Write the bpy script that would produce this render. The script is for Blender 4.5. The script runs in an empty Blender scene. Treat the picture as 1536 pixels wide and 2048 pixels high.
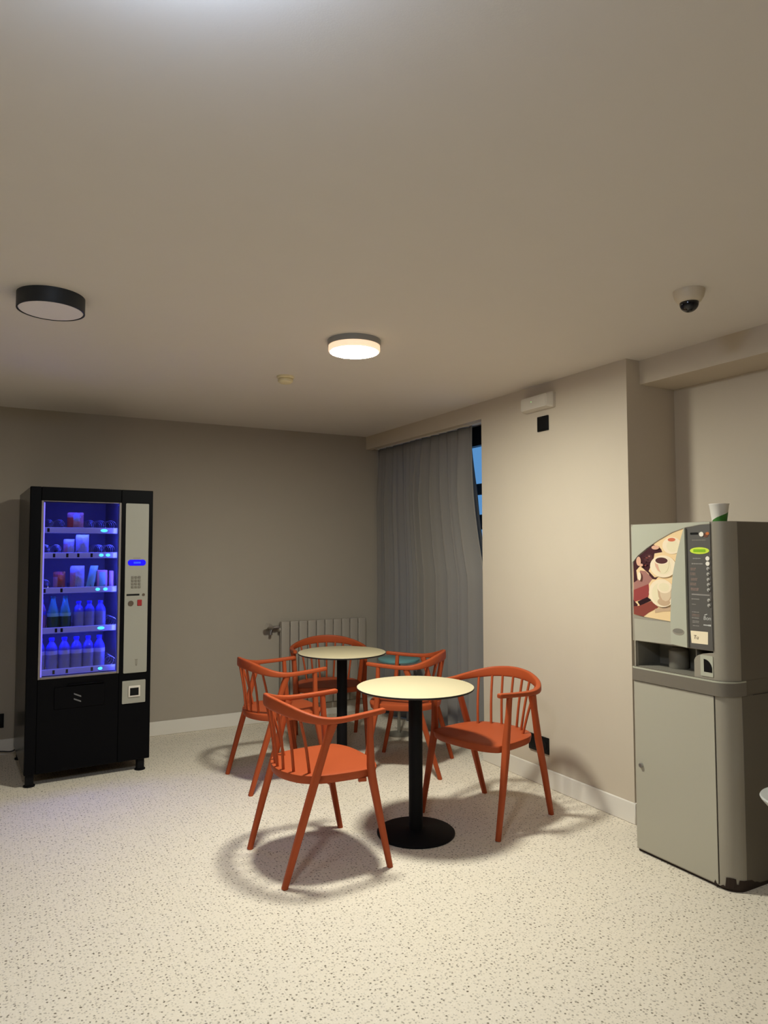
import bpy, bmesh, math, random
from mathutils import Vector, Matrix
random.seed(7)
scene = bpy.context.scene
C = scene.collection

# ------------------------------------------------------------------ materials
def lin(c):
    return tuple((v / 12.92 if v <= 0.04045 else ((v + 0.055) / 1.055) ** 2.4) for v in (x / 255.0 for x in c))

MATS = {}
def mat(name, col, rough=0.5, metal=0.0, spec=0.5, emit=None, estr=1.0, trans=0.0, bump=None, coat=0.0, vary=0.0):
    """principled surface; col is linear RGB; bump=(scale,strength,distance); vary = albedo mottling"""
    m = bpy.data.materials.new(name); m.use_nodes = True
    nt = m.node_tree; b = nt.nodes['Principled BSDF']
    b.inputs['Base Color'].default_value = (*col, 1)
    b.inputs['Roughness'].default_value = rough
    b.inputs['Metallic'].default_value = metal
    b.inputs['Specular IOR Level'].default_value = spec
    b.inputs['Transmission Weight'].default_value = trans
    b.inputs['Coat Weight'].default_value = coat
    if emit:
        b.inputs['Emission Color'].default_value = (*emit, 1)
        b.inputs['Emission Strength'].default_value = estr
    tc = nt.nodes.new('ShaderNodeTexCoord')
    if bump:
        n = nt.nodes.new('ShaderNodeTexNoise'); n.inputs['Scale'].default_value = bump[0]; n.inputs['Detail'].default_value = 4
        bp = nt.nodes.new('ShaderNodeBump'); bp.inputs['Strength'].default_value = bump[1]; bp.inputs['Distance'].default_value = bump[2]
        nt.links.new(tc.outputs['Object'], n.inputs['Vector'])
        nt.links.new(n.outputs['Fac'], bp.inputs['Height']); nt.links.new(bp.outputs['Normal'], b.inputs['Normal'])
    if vary:
        n2 = nt.nodes.new('ShaderNodeTexNoise'); n2.inputs['Scale'].default_value = 6; n2.inputs['Detail'].default_value = 3
        mx = nt.nodes.new('ShaderNodeMix'); mx.data_type = 'RGBA'
        mx.inputs[6].default_value = (*[v * (1 - vary) for v in col], 1)
        mx.inputs[7].default_value = (*[min(1, v * (1 + vary)) for v in col], 1)
        nt.links.new(tc.outputs['Object'], n2.inputs['Vector'])
        nt.links.new(n2.outputs['Fac'], mx.inputs[0]); nt.links.new(mx.outputs[2], b.inputs['Base Color'])
    MATS[name] = m
    return m

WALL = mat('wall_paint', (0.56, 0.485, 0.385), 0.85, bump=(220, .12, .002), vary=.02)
WALLB = mat('wall_paint_back_shaded', (0.37, 0.325, 0.265), 0.85, bump=(220, .12, .002), vary=.02)  # wall paint darkened: the back wall's shade is put into its colour
CEIL = mat('ceiling_paint', (0.70, 0.655, 0.605), 0.9, bump=(260, .08, .002), vary=.015)
BASE = mat('baseboard_white', (0.74, 0.70, 0.63), 0.5)
ORANGE = mat('orange_lacquer', (0.365, 0.068, 0.0195), 0.5, spec=.2, bump=(90, .05, .001), vary=.05)
BLACKM = mat('black_metal', (0.004, 0.004, 0.005), 0.6, spec=.15)
TOPCREAM = mat('cream_laminate', (0.53, 0.455, 0.29), 0.55, spec=.3)
EDGEBLK = mat('black_edge', (0.012, 0.010, 0.009), 0.6)
VBLACK = mat('black_enamel', (0.0028, 0.0028, 0.0034), 0.45, spec=.06)
VSIDE = mat('black_side_panel', (0.0040, 0.0038, 0.0035), 0.25, spec=.22)
VIN = mat('cabinet_interior', (0.24, 0.23, 0.27), 0.5)
VPANEL = mat('pale_grey_panel', (0.30, 0.29, 0.24), 0.45)
VFRAME = mat('grey_trim', (0.20, 0.175, 0.16), 0.4, metal=.2)
STEEL = mat('bare_steel', (0.5, 0.5, 0.52), 0.3, metal=1.0)
DARKPL = mat('dark_plastic', (0.005, 0.005, 0.005), 0.5, spec=.15)
SYMBOL = mat('dull_grey_symbol', (0.12, 0.12, 0.12), 0.5)
KEYGREY = mat('grey_keys', (0.17, 0.155, 0.12), 0.5)
REDPL = mat('red_plastic', (0.28, 0.012, 0.014), 0.4)
BROWNPL = mat('brown_button', (0.075, 0.05, 0.03), 0.5)
RAIL = mat('shelf_rail_blue_glow', (0.28, 0.28, 0.32), 0.25, emit=(0.13, 0.13, 0.80), estr=.55)  # rail glows itself, standing in for the strips' blue light on it
ADDEDLED = mat('added_shelf_led', (0.2, 0.2, 0.8), 0.5, emit=(0.045, 0.07, 1.0), estr=120)
TOPLED = mat('blue_top_led', (0.2, 0.2, 0.8), 0.5, emit=(0.05, 0.07, 1.0), estr=40)
ADDEDLED2 = mat('added_side_led', (0.2, 0.2, 0.8), 0.5, emit=(0.10, 0.13, 1.0), estr=150)
VIOLETLED = mat('violet_led', (0.2, 0.2, 0.8), 0.5, emit=(0.22, 0.18, 1.0), estr=2.2)
CYANGLINT = mat('cyan_glint', (0.2, 0.6, 0.8), 0.5, emit=(0.05, 0.5, 1.0), estr=4)  # glowing spots standing in for a strip's reflection in the rail
DISPLAY = mat('blue_display', (0.004, 0.004, 0.05), 0.5, spec=.05, emit=(0.014, 0.006, 1.0), estr=1.0)
DISPLAYT = mat('blue_display_text', (0.02, 0.05, 0.3), 0.4, emit=(0.02, 0.10, 1.0), estr=1.0)
TRIMWHT = mat('white_plastic', (0.62, 0.57, 0.49), 0.4)
CREAMPL = mat('cream_plastic', (0.78, 0.68, 0.42), 0.45)
CAMWHT = mat('camera_housing', (0.62, 0.53, 0.40), 0.4)
DOMEBLK = mat('smoked_dome', (0.006, 0.006, 0.009), 0.12)
LAMPBLK = mat('lamp_dark_ring', (0.012, 0.015, 0.018), 0.5)
DIFFOFF = mat('opal_diffuser', (0.82, 0.78, 0.80), 0.5)
POWER = {'A': 410, 'B': .85, 'C': 120, 'D': 105, 'E': 70}
LAMP_ON = mat('lit_diffuser', (0.8, 0.8, 0.8), 0.5, emit=(1.0, 1.0, 0.88), estr=POWER['A'])
LAMP_RIM = mat('lit_diffuser_rim', (0.8, 0.7, 0.6), 0.5, emit=(1.0, 0.70, 0.45), estr=POWER['B'])
LAMP_ON2 = mat('lit_diffuser_cool', (0.8, 0.8, 0.8), 0.5, emit=(0.97, 1.0, 1.0), estr=POWER['C'])
LAMP_RIM2 = mat('lit_rim_cool', (0.8, 0.8, 0.8), 0.5, emit=(0.72, 0.90, 1.20), estr=POWER['D'])
LAMP_ON3 = mat('added_fill_diffuser', (0.8, 0.8, 0.8), 0.5, emit=(0.85, 0.98, 1.15), estr=POWER['E'])
GREEN_LED = mat('green_led', (0.1, 0.5, 0.1), 0.5, emit=(0.55, 0.8, 0.35), estr=.6)
RADI = mat('radiator_paint', (0.34, 0.30, 0.25), 0.5)
CURT = None
TEAL = mat('teal_top', (0.13, 0.30, 0.31), 0.35)
WFRAME = mat('black_window_frame', (0.006, 0.006, 0.008), 0.4)
RAILING = mat('dark_railing', (0.01, 0.02, 0.04), 0.6)
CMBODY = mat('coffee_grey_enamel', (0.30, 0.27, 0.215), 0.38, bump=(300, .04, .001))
CMSIDE = mat('coffee_side_sheet_shaded', (0.14, 0.12, 0.09), 0.5, spec=.3)  # side sheet darkened so its colour carries the shade on that side
CMDOOR = mat('coffee_door_enamel', (0.40, 0.375, 0.30), 0.36)
CMLIGHT = mat('coffee_pale_fascia', (0.44, 0.44, 0.35), 0.35)
CMBAND = mat('coffee_dark_band', (0.165, 0.145, 0.115), 0.4)
CMDARK = mat('charcoal_selector', (0.105, 0.098, 0.088), 0.35)
CMNICHE = mat('niche_grey', (0.20, 0.185, 0.15), 0.5)
CMSEAM = mat('dark_seam', (0.03, 0.025, 0.02), 0.6)
RUST = mat('rusty_base', (0.022, 0.010, 0.004), 0.8, bump=(200, .4, .002))
BTN = mat('white_button', (0.85, 0.80, 0.70), 0.35)
BTN2 = mat('grey_button', (0.42, 0.40, 0.36), 0.4)
MARK = mat('pale_grey_print', (0.27, 0.25, 0.225), 0.5)
MARKR = mat('rosy_print', (0.25, 0.17, 0.14), 0.5)
WHITEINK = mat('white_print', (0.55, 0.55, 0.52), 0.5)
LIME = mat('lime_badge', (0.62, 0.78, 0.06), 0.4)
LIMED = mat('green_badge', (0.24, 0.48, 0.012), 0.4)
COIN_OR = mat('orange_print', (0.5, 0.13, 0.02), 0.5)
COIN_BR = mat('brown_print', (0.12, 0.035, 0.015), 0.5)
PAPER = mat('cream_sticker', (0.86, 0.74, 0.52), 0.6)
INK = mat('brown_ink', (0.12, 0.07, 0.04), 0.6)
P_BEIGE = mat('photo_beige', (0.82, 0.60, 0.33), 0.35)
P_DARK = mat('photo_dark_brown', (0.055, 0.014, 0.018), 0.35)
P_MAUVE = mat('photo_mauve', (0.36, 0.17, 0.14), 0.35)
P_RED = mat('photo_red', (0.30, 0.055, 0.05), 0.35)
P_CHOC = mat('photo_chocolate', (0.022, 0.006, 0.008), 0.35)
P_RED2 = mat('photo_red_brown', (0.24, 0.055, 0.04), 0.35)
P_CREAM = mat('photo_cream', (0.86, 0.72, 0.52), 0.35)
P_CREAM2 = mat('photo_pale_cream', (0.80, 0.70, 0.47), 0.35)
P_TAN = mat('photo_tan', (0.55, 0.38, 0.24), 0.35)
P_COFFEE = mat('photo_coffee', (0.09, 0.03, 0.03), 0.35)
P_STRAW = mat('photo_strawberry', (0.62, 0.16, 0.08), 0.35)
P_TAN2 = mat('photo_pale_tan', (0.68, 0.53, 0.36), 0.35)
P_PINK = mat('photo_pink', (0.70, 0.40, 0.28), 0.35)
CUPW = mat('white_paper_cup', (0.80, 0.76, 0.68), 0.5)
CUPG = mat('green_print', (0.03, 0.17, 0.012), 0.5)
STOOLW = mat('white_moulded_plastic', (0.55, 0.56, 0.53), 0.4)
CABLE = mat('black_cable', (0.004, 0.004, 0.004), 0.5)
BAGBLUE = mat('bag_blue_white', (0.36, 0.40, 0.80), 0.3, bump=(40, .5, .01), vary=.35)
BAGRED = mat('bag_red', (0.50, 0.06, 0.06), 0.3, bump=(40, .5, .01), vary=.3)
BAGPINK = mat('bag_rosy_white', (0.50, 0.25, 0.36), 0.3, bump=(40, .5, .01), vary=.3)
BAGDARK = mat('bag_dark_red', (0.30, 0.07, 0.07), 0.35, bump=(40, .5, .01), vary=.4)
BAGCYAN = mat('packet_cyan', (0.20, 0.50, 0.60), 0.35, vary=.3)
BAGYEL = mat('packet_yellow_green', (0.70, 0.85, 0.30), 0.35)
BOXPINK = mat('box_pink_edge', (0.55, 0.25, 0.36), 0.4)
GREENB = mat('green_bottle_plastic', (0.01, 0.07, 0.06), 0.12, trans=.15)
GREENT = mat('teal_bottle_plastic', (0.06, 0.36, 0.40), 0.1, trans=.3)
WATERT = mat('blue_shoulder_plastic', (0.09, 0.10, 0.90), 0.1, trans=.35)
WATERL = mat('blue_lit_water_label', (0.42, 0.45, 0.95), 0.3)  # label tinted with the machine's blue light
GREENLAB = mat('pale_label', (0.20, 0.50, 0.55), 0.3)
WATER = mat('blue_lit_bottle_plastic', (0.36, 0.40, 0.95), 0.1, trans=.45)  # clear plastic with the machine's blue light put into its colour
BLUECAP = mat('blue_cap', (0.03, 0.03, 0.75), 0.3)
COLAB = mat('purple_bottle', (0.20, 0.10, 0.35), 0.2)

def glass_mat(name, tint=(1, 1, 1), gloss=.06):
    m = bpy.data.materials.new(name); m.use_nodes = True; nt = m.node_tree; nt.nodes.clear()
    o = nt.nodes.new('ShaderNodeOutputMaterial'); mx = nt.nodes.new('ShaderNodeMixShader')
    t = nt.nodes.new('ShaderNodeBsdfTransparent'); g = nt.nodes.new('ShaderNodeBsdfGlossy')
    lw = nt.nodes.new('ShaderNodeLayerWeight'); lw.inputs['Blend'].default_value = .5
    p5 = nt.nodes.new('ShaderNodeMath'); p5.operation = 'POWER'; p5.inputs[1].default_value = 5
    fr = nt.nodes.new('ShaderNodeMath'); fr.operation = 'MULTIPLY_ADD'; fr.inputs[1].default_value = .96; fr.inputs[2].default_value = .04
    nt.links.new(lw.outputs['Facing'], p5.inputs[0]); nt.links.new(p5.outputs[0], fr.inputs[0])
    t.inputs['Color'].default_value = (*tint, 1); g.inputs['Roughness'].default_value = .02
    nt.links.new(fr.outputs[0], mx.inputs[0]); nt.links.new(t.outputs[0], mx.inputs[1]); nt.links.new(g.outputs[0], mx.inputs[2])
    nt.links.new(mx.outputs[0], o.inputs[0])
    return m
GLASS = glass_mat('clear_glass')
VGLASS = glass_mat('tinted_glass', (.72, .72, .78))

def curtain_mat():
    m = bpy.data.materials.new('taupe_curtain_cloth'); m.use_nodes = True; nt = m.node_tree; nt.nodes.clear()
    o = nt.nodes.new('ShaderNodeOutputMaterial'); mx = nt.nodes.new('ShaderNodeMixShader'); mx.inputs[0].default_value = .4
    d = nt.nodes.new('ShaderNodeBsdfDiffuse'); t = nt.nodes.new('ShaderNodeBsdfTranslucent')
    d.inputs['Color'].default_value = (0.34, 0.31, 0.27, 1); t.inputs['Color'].default_value = (0.46, 0.45, 0.46, 1)
    tc = nt.nodes.new('ShaderNodeTexCoord'); w = nt.nodes.new('ShaderNodeTexNoise'); w.inputs['Scale'].default_value = 300
    bp = nt.nodes.new('ShaderNodeBump'); bp.inputs['Strength'].default_value = .1; bp.inputs['Distance'].default_value = .002
    nt.links.new(tc.outputs['Object'], w.inputs['Vector']); nt.links.new(w.outputs['Fac'], bp.inputs['Height'])
    nt.links.new(bp.outputs[0], d.inputs['Normal'])
    nt.links.new(d.outputs[0], mx.inputs[1]); nt.links.new(t.outputs[0], mx.inputs[2]); nt.links.new(mx.outputs[0], o.inputs[0])
    return m
CURT = curtain_mat()

def floor_mat():
    m = bpy.data.materials.new('speckled_vinyl'); m.use_nodes = True; nt = m.node_tree; N = nt.nodes; L = nt.links
    b = N['Principled BSDF']; b.inputs['Roughness'].default_value = .55; b.inputs['Specular IOR Level'].default_value = .3
    tc = N.new('ShaderNodeTexCoord')
    def speck(scale, lo, hi, dens, seed):
        mp = N.new('ShaderNodeMapping'); mp.inputs['Location'].default_value = (seed, seed * 1.7, 0)
        wn = N.new('ShaderNodeTexNoise'); wn.inputs['Scale'].default_value = scale * 2.2; wn.inputs['Detail'].default_value = 1
        add = N.new('ShaderNodeMixRGB'); add.blend_type = 'ADD'; add.inputs[0].default_value = .35 / scale * 1.2
        L.new(tc.outputs['Object'], mp.inputs[0]); L.new(mp.outputs[0], wn.inputs['Vector'])
        L.new(mp.outputs[0], add.inputs[1]); L.new(wn.outputs['Color'], add.inputs[2])
        v = N.new('ShaderNodeTexVoronoi'); v.voronoi_dimensions = '2D'; v.inputs['Scale'].default_value = scale
        L.new(add.outputs[0], v.inputs['Vector'])
        r = N.new('ShaderNodeMapRange'); r.inputs['From Min'].default_value = lo; r.inputs['From Max'].default_value = hi
        r.inputs['To Min'].default_value = 1; r.inputs['To Max'].default_value = 0
        L.new(v.outputs['Distance'], r.inputs['Value'])
        sep = N.new('ShaderNodeSeparateColor'); L.new(v.outputs['Color'], sep.inputs[0])
        r2 = N.new('ShaderNodeMapRange'); r2.inputs['From Min'].default_value = 1 - dens; r2.inputs['From Max'].default_value = 1
        r2.inputs['To Min'].default_value = 0; r2.inputs['To Max'].default_value = 1
        L.new(sep.outputs[0], r2.inputs['Value'])
        mu = N.new('ShaderNodeMath'); mu.operation = 'MULTIPLY'; L.new(r.outputs[0], mu.inputs[0]); L.new(r2.outputs[0], mu.inputs[1])
        return mu.outputs[0]
    base = (0.75, 0.67, 0.54)
    cur = N.new('ShaderNodeMixRGB'); cur.inputs[0].default_value = 0; cur.inputs[1].default_value = (*base, 1)
    n = N.new('ShaderNodeTexNoise'); n.inputs['Scale'].default_value = 3; L.new(tc.outputs['Object'], n.inputs['Vector'])
    cur.inputs[2].default_value = (0.71, 0.645, 0.54, 1); L.new(n.outputs['Fac'], cur.inputs[0])
    out = cur.outputs[0]
    for sc, lo, hi, dens, seed, col, k in ((54, .13, .25, .80, 3.1, (0.10, 0.078, 0.042), 1.0), (88, .14, .30, .7, 9.2, (0.30, 0.26, 0.19), .75), (120, .15, .34, .6, 5.5, (0.85, 0.80, 0.70), .6)):
        s = speck(sc, lo, hi, dens, seed)
        mu = N.new('ShaderNodeMath'); mu.operation = 'MULTIPLY'; mu.inputs[1].default_value = k; L.new(s, mu.inputs[0])
        mx = N.new('ShaderNodeMixRGB'); L.new(mu.outputs[0], mx.inputs[0]); L.new(out, mx.inputs[1]); mx.inputs[2].default_value = (*col, 1)
        out = mx.outputs[0]
    # welded joint between two vinyl sheets, running into the room
    sx = N.new('ShaderNodeSeparateXYZ'); L.new(tc.outputs['Object'], sx.inputs[0])
    d = N.new('ShaderNodeMath'); d.operation = 'SUBTRACT'; d.inputs[1].default_value = .745; L.new(sx.outputs[0], d.inputs[0])
    a = N.new('ShaderNodeMath'); a.operation = 'ABSOLUTE'; L.new(d.outputs[0], a.inputs[0])
    lt = N.new('ShaderNodeMath'); lt.operation = 'LESS_THAN'; lt.inputs[1].default_value = .0022; L.new(a.outputs[0], lt.inputs[0])
    mm = N.new('ShaderNodeMath'); mm.operation = 'MULTIPLY'; mm.inputs[1].default_value = .13; L.new(lt.outputs[0], mm.inputs[0])
    mx = N.new('ShaderNodeMixRGB'); L.new(mm.outputs[0], mx.inputs[0]); L.new(out, mx.inputs[1]); mx.inputs[2].default_value = (.3, .26, .19, 1)
    L.new(mx.outputs[0], b.inputs['Base Color'])
    return m
FLOOR = floor_mat()

# ------------------------------------------------------------------ mesh helpers
def obj(name, bm, mats, parent=None, smooth=40, off=None):
    """link a bmesh as one mesh object (off = origin to subtract from the vertices)"""
    if off is not None:
        bmesh.ops.translate(bm, vec=-Vector(off), verts=bm.verts)
    bmesh.ops.recalc_face_normals(bm, faces=bm.faces)
    me = bpy.data.meshes.new(name); bm.to_mesh(me); bm.free()
    for m in (mats if isinstance(mats, (list, tuple)) else [mats]): me.materials.append(m)
    if smooth:
        me.shade_smooth(); me.set_sharp_from_angle(angle=math.radians(smooth))
    o = bpy.data.objects.new(name, me); C.objects.link(o)
    if parent: o.parent = parent
    return o
def thing(name, label, cat, loc=(0, 0, 0), rz=0, group=None):
    o = bpy.data.objects.new(name, None); C.objects.link(o); o.empty_display_size = .1
    o.location = loc; o.rotation_euler = (0, 0, rz); tag(o, label, cat, group); return o
def tag(o, label, cat, group=None):
    o['label'] = label; o['category'] = cat
    if group: o['group'] = group
    return o
def B(): return bmesh.new()
def box(bm, x0, x1, y0, y1, z0, z1, bev=0, seg=2, mi=0):
    r = bmesh.ops.create_cube(bm, size=1)
    vs = r['verts']
    for v in vs: v.co = Vector(((x0 + x1) / 2 + v.co.x * (x1 - x0), (y0 + y1) / 2 + v.co.y * (y1 - y0), (z0 + z1) / 2 + v.co.z * (z1 - z0)))
    fs = list({f for v in vs for f in v.link_faces})
    for f in fs: f.material_index = mi
    if bev:
        es = list({e for v in vs for e in v.link_edges})
        bmesh.ops.bevel(bm, geom=es, offset=bev, segments=seg, profile=.5, affect='EDGES')
    return bm
def lathe(bm, prof, n=32, c=(0, 0, 0), mi=None):
    """prof: (r,z) list, or (r,z,material index)"""
    rings = []
    for p in prof:
        r, z = p[0], p[1]
        if r < 1e-6: rings.append([bm.verts.new((c[0], c[1], c[2] + z))])
        else: rings.append([bm.verts.new((c[0] + r * math.cos(2 * math.pi * i / n), c[1] + r * math.sin(2 * math.pi * i / n), c[2] + z)) for i in range(n)])
    for k in range(len(rings) - 1):
        a, b = rings[k], rings[k + 1]
        m = prof[k][2] if len(prof[k]) > 2 else 0
        for i in range(n):
            j = (i + 1) % n
            if len(a) == 1 and len(b) == 1: continue
            if len(a) == 1: f = bm.faces.new((a[0], b[i], b[j]))
            elif len(b) == 1: f = bm.faces.new((a[i], a[j], b[0]))
            else: f = bm.faces.new((a[i], a[j], b[j], b[i]))
            f.material_index = m
    return bm
def prism(bm, pts, fn, d0, d1, mi=0):
    """extrude polygon pts (u,v) between depths d0,d1; fn(u,v,d)->xyz"""
    a = [bm.verts.new(fn(u, v, d0)) for u, v in pts]; b = [bm.verts.new(fn(u, v, d1)) for u, v in pts]
    fs = [bm.faces.new(a), bm.faces.new(b[::-1])]
    n = len(pts)
    for i in range(n): fs.append(bm.faces.new((a[i], b[i], b[(i + 1) % n], a[(i + 1) % n])))
    for f in fs: f.material_index = mi
    return fs
def catmull(pts, n):
    P = [Vector(p) for p in pts]; P = [P[0] * 2 - P[1]] + P + [P[-1] * 2 - P[-2]]; out = []
    for i in range(1, len(P) - 2):
        for k in range(n):
            t = k / n; a, b, c, d = P[i - 1], P[i], P[i + 1], P[i + 2]
            out.append(.5 * ((2 * b) + (c - a) * t + (2 * a - 5 * b + 4 * c - d) * t * t + (3 * b - a - 3 * c + d) * t ** 3))
    out.append(P[-2]); return out
def sweep(bm, pts, dims, up=(0, 0, 1), n=12, p=3.0, cap_round=False, mi=0):
    """dims per point: (width across, height along up); superellipse section exponent p"""
    up = Vector(up); rings = []
    for i, q in enumerate(pts):
        q = Vector(q)
        t = (Vector(pts[min(i + 1, len(pts) - 1)]) - Vector(pts[max(i - 1, 0)])).normalized()
        s = t.cross(up)
        if s.length < 1e-4: s = Vector((1, 0, 0))
        s.normalize(); u = s.cross(t).normalized()
        w, h = dims[i] if isinstance(dims, list) else dims
        ring = []
        for k in range(n):
            a = 2 * math.pi * k / n; ca, sa = math.cos(a), math.sin(a)
            x = math.copysign(abs(ca) ** (2 / p), ca) * w / 2; y = math.copysign(abs(sa) ** (2 / p), sa) * h / 2
            ring.append(bm.verts.new(q + s * x + u * y))
        rings.append(ring)
    fs = []
    for a, b in zip(rings, rings[1:]):
        for k in range(n): fs.append(bm.faces.new((a[k], a[(k + 1) % n], b[(k + 1) % n], b[k])))
    fs += [bm.faces.new(rings[0]), bm.faces.new(rings[-1][::-1])]
    for f in fs: f.material_index = mi
    return bm
def ellipse(cx, cy, rx, ry, n=24): return [(cx + rx * math.cos(2 * math.pi * i / n), cy + ry * math.sin(2 * math.pi * i / n)) for i in range(n)]
def rrect(x0, x1, y0, y1, r, n=5):
    out = []
    for cx, cy, a0 in ((x1 - r, y1 - r, 0), (x0 + r, y1 - r, 90), (x0 + r, y0 + r, 180), (x1 - r, y0 + r, 270)):
        for k in range(n + 1):
            a = math.radians(a0 + 90 * k / n); out.append((cx + r * math.cos(a), cy + r * math.sin(a)))
    return out
def text_bm(txt, size, shear=0):
    cu = bpy.data.curves.new('lettering', 'FONT'); cu.body = txt; cu.size = size; cu.shear = shear; cu.extrude = .0003
    o = bpy.data.objects.new('lettering', cu); C.objects.link(o)
    dg = bpy.context.evaluated_depsgraph_get(); me = bpy.data.meshes.new_from_object(o.evaluated_get(dg))
    bm = B(); bm.from_mesh(me); bpy.data.objects.remove(o); bpy.data.meshes.remove(me); bpy.data.curves.remove(cu)
    return bm
def struct(o): o['kind'] = 'structure'; return o
def dup(root, name=None):
    r = root.copy(); C.objects.link(r)
    for ch in list(root.children):
        c = ch.copy(); C.objects.link(c); c.parent = r
        for g in list(ch.children):
            d = g.copy(); C.objects.link(d); d.parent = c
    return r
def R(a): return math.radians(a)

# ------------------------------------------------------------------ the room
ZC, XR, YB = 2.51, 3.036, 5.855          # ceiling height, face of the right wall, back wall
XL, YF, XA, YN, YW = -4.4, -4.6, 3.42, 2.745, 4.07   # left wall, wall behind, alcove wall, column near / far edges
struct(obj('floor', box(B(), XL - .1, 3.5, YF - .1, YB + .1, -.1, 0), FLOOR, smooth=0))
struct(obj('ceiling', box(B(), XL - .1, 3.6, YF - .1, YB + .1, ZC, ZC + .1), CEIL, smooth=0))
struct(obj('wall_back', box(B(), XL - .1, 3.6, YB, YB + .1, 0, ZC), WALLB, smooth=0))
struct(obj('wall_right', box(B(), XR, 3.6, YN, YW, 0, ZC), WALL, smooth=0))
struct(obj('wall_alcove', box(B(), XA, XA + .1, YF - .1, YN, 0, ZC), WALL, smooth=0))
struct(obj('wall_left', box(B(), XL - .1, XL, YF - .1, YB, 0, ZC), WALL, smooth=0))
struct(obj('wall_front', box(B(), XL, XA, YF - .1, YF, 0, ZC), WALL, smooth=0))
struct(obj('trim_1', box(B(), 3.14, XA, YF, YN, 2.375, ZC), WALL, smooth=0))            # boxed beam over the alcove
struct(obj('trim_2', box(B(), XR, XR + .055, YW, YB, 2.39, ZC), WALL, smooth=0))         # lintel over the curtain
def baseb(name, x0, x1, y0, y1):
    struct(obj(name, box(B(), x0, x1, y0, y1, 0, .11, .003, 1), BASE))
baseb('baseboard_back', XL, 3.2, YB - .014, YB)
baseb('baseboard_right', XR - .014, XR, YN - .014, YW)
baseb('baseboard_column', XR - .0, XA, YN - .014, YN)
baseb('baseboard_alcove', XA - .014, XA, YF, YN - .014)
baseb('baseboard_left', XL, XL + .014, YF, YB - .014)

# window behind the curtain
XWn = 3.30
win = bpy.data.objects.new('window_1', None); C.objects.link(win); struct(win); win.location = (XWn, 4.96, 0)
bm = B()
for y0, y1, z0, z1 in ((YW, YB, 2.27, ZC), (YW, YB, 0, .08), (YW, YW + .06, .08, 2.27), (YB - .06, YB, .08, 2.27), (4.93, 4.99, .08, 2.27)):
    box(bm, XWn, XWn + .06, y0, y1, z0, z1)
obj('window_frame', bm, WFRAME, win, 0, off=win.location)
obj('pane', box(B(), XWn + .025, XWn + .033, YW + .06, YB - .06, .08, 2.27), GLASS, win, 0, off=win.location)
bm = B()
box(bm, XWn + .12, XWn + .16, YW, YB, 1.90, 1.99, .01)
box(bm, XWn + .12, XWn + .16, YW, YB, 1.62, 1.74, .01)
obj('outer_bars', bm, RAILING, win, 0, off=win.location)

# ------------------------------------------------------------------ curtain
def make_curtain():
    bm = B(); ny, nz = 220, 40; grid = []
    rnd = random.Random(3); ph = [rnd.uniform(0, 6.28) for _ in range(6)]
    for j in range(nz + 1):
        z = .004 + (2.392 - .004) * j / nz
        t = max(0, min(1, (2.39 - z) / 1.15))
        yr = 4.338 - .170 * t ** 2.2
        row = []
        for i in range(ny + 1):
            s = i / ny
            y = 5.845 + (yr - 5.845) * s
            amp = (.016 + .044 * min(1, (2.39 - z) / .5)) * (1 - .75 * max(0, (s - .93) / .07))
            w = s * 2 * math.pi * 12 + 1.3 * math.sin(s * 9 + ph[0]) + .7 * math.sin(s * 21 + ph[1]) + .25 * math.sin(z * 1.7 + ph[2])
            f = math.sin(w) + .35 * math.sin(2 * w + ph[3]) + .2 * math.sin(s * 70 + ph[4])
            x = 3.155 + amp * f * (.75 + .35 * math.sin(s * 14 + ph[5]))
            row.append(bm.verts.new((x, y + .010 * math.cos(w) * min(1, (2.39 - z) / .5), z)))
        grid.append(row)
    for j in range(nz):
        for i in range(ny): bm.faces.new((grid[j][i], grid[j][i + 1], grid[j + 1][i + 1], grid[j + 1][i]))
    o = obj('curtain', bm, CURT, None, 180)
    m = o.modifiers.new('cloth_thickness', 'SOLIDIFY'); m.thickness = .002
    tag(o, 'floor-length taupe curtain drawn across the window beside the back wall', 'curtain')
make_curtain()
o = obj('curtain_track', box(B(), 3.125, 3.185, YW + .02, YB - .01, 2.395, 2.42, .004, 1), BASE)
tag(o, 'thin white curtain track under the lintel, above the taupe curtain', 'curtain track')
# carrier board above the track (part of the opening)
struct(obj('trim_3', box(B(), XR + .055, XWn, YW, YB, 2.42, ZC), WALL, smooth=0))

# ------------------------------------------------------------------ radiator
rad = thing('radiator', 'white ten-section panel radiator on the back wall beside the curtain', 'radiator', (2.58, 5.80, 0))
ox, oy = rad.location.x, rad.location.y
for k in range(10):
    x0 = 2.172 + k * .0815
    bm = B(); box(bm, x0 + .003, x0 + .0785, 5.755, 5.768, .13, .85, .008, 3)
    box(bm, x0 + .030, x0 + .052, 5.766, 5.835, .15, .83, .006, 2)
    box(bm, x0 + .006, x0 + .0755, 5.79, 5.80, .17, .82, .003, 1)
    box(bm, x0 + .010, x0 + .0715, 5.764, 5.835, .80, .845, .008, 2)
    obj('section', bm, RADI, rad, 40, off=(ox, oy, 0))
for z in (.21, .78):
    bm = B(); sweep(bm, [(2.165, 5.80, z), (2.99, 5.80, z)], (.036, .036), n=14, p=2)
    obj('manifold', bm, RADI, rad, 40, off=(ox, oy, 0))
bm = B(); sweep(bm, [(2.172, 5.80, .80), (2.105, 5.80, .80)], (.026, .026), n=12, p=2)
sweep(bm, [(2.105, 5.80, .80), (2.095, 5.80, .76), (2.095, 5.80, .74)], (.026, .026), up=(0, 1, 0), n=12, p=2)
sweep(bm, [(2.105, 5.80, .80), (2.09, YB - .004, .80)], (.022, .022), n=12, p=2)
v = obj('valve', bm, STEEL, rad, 40, off=(ox, oy, 0)); v['label'] = 'metal radiator valve'
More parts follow.
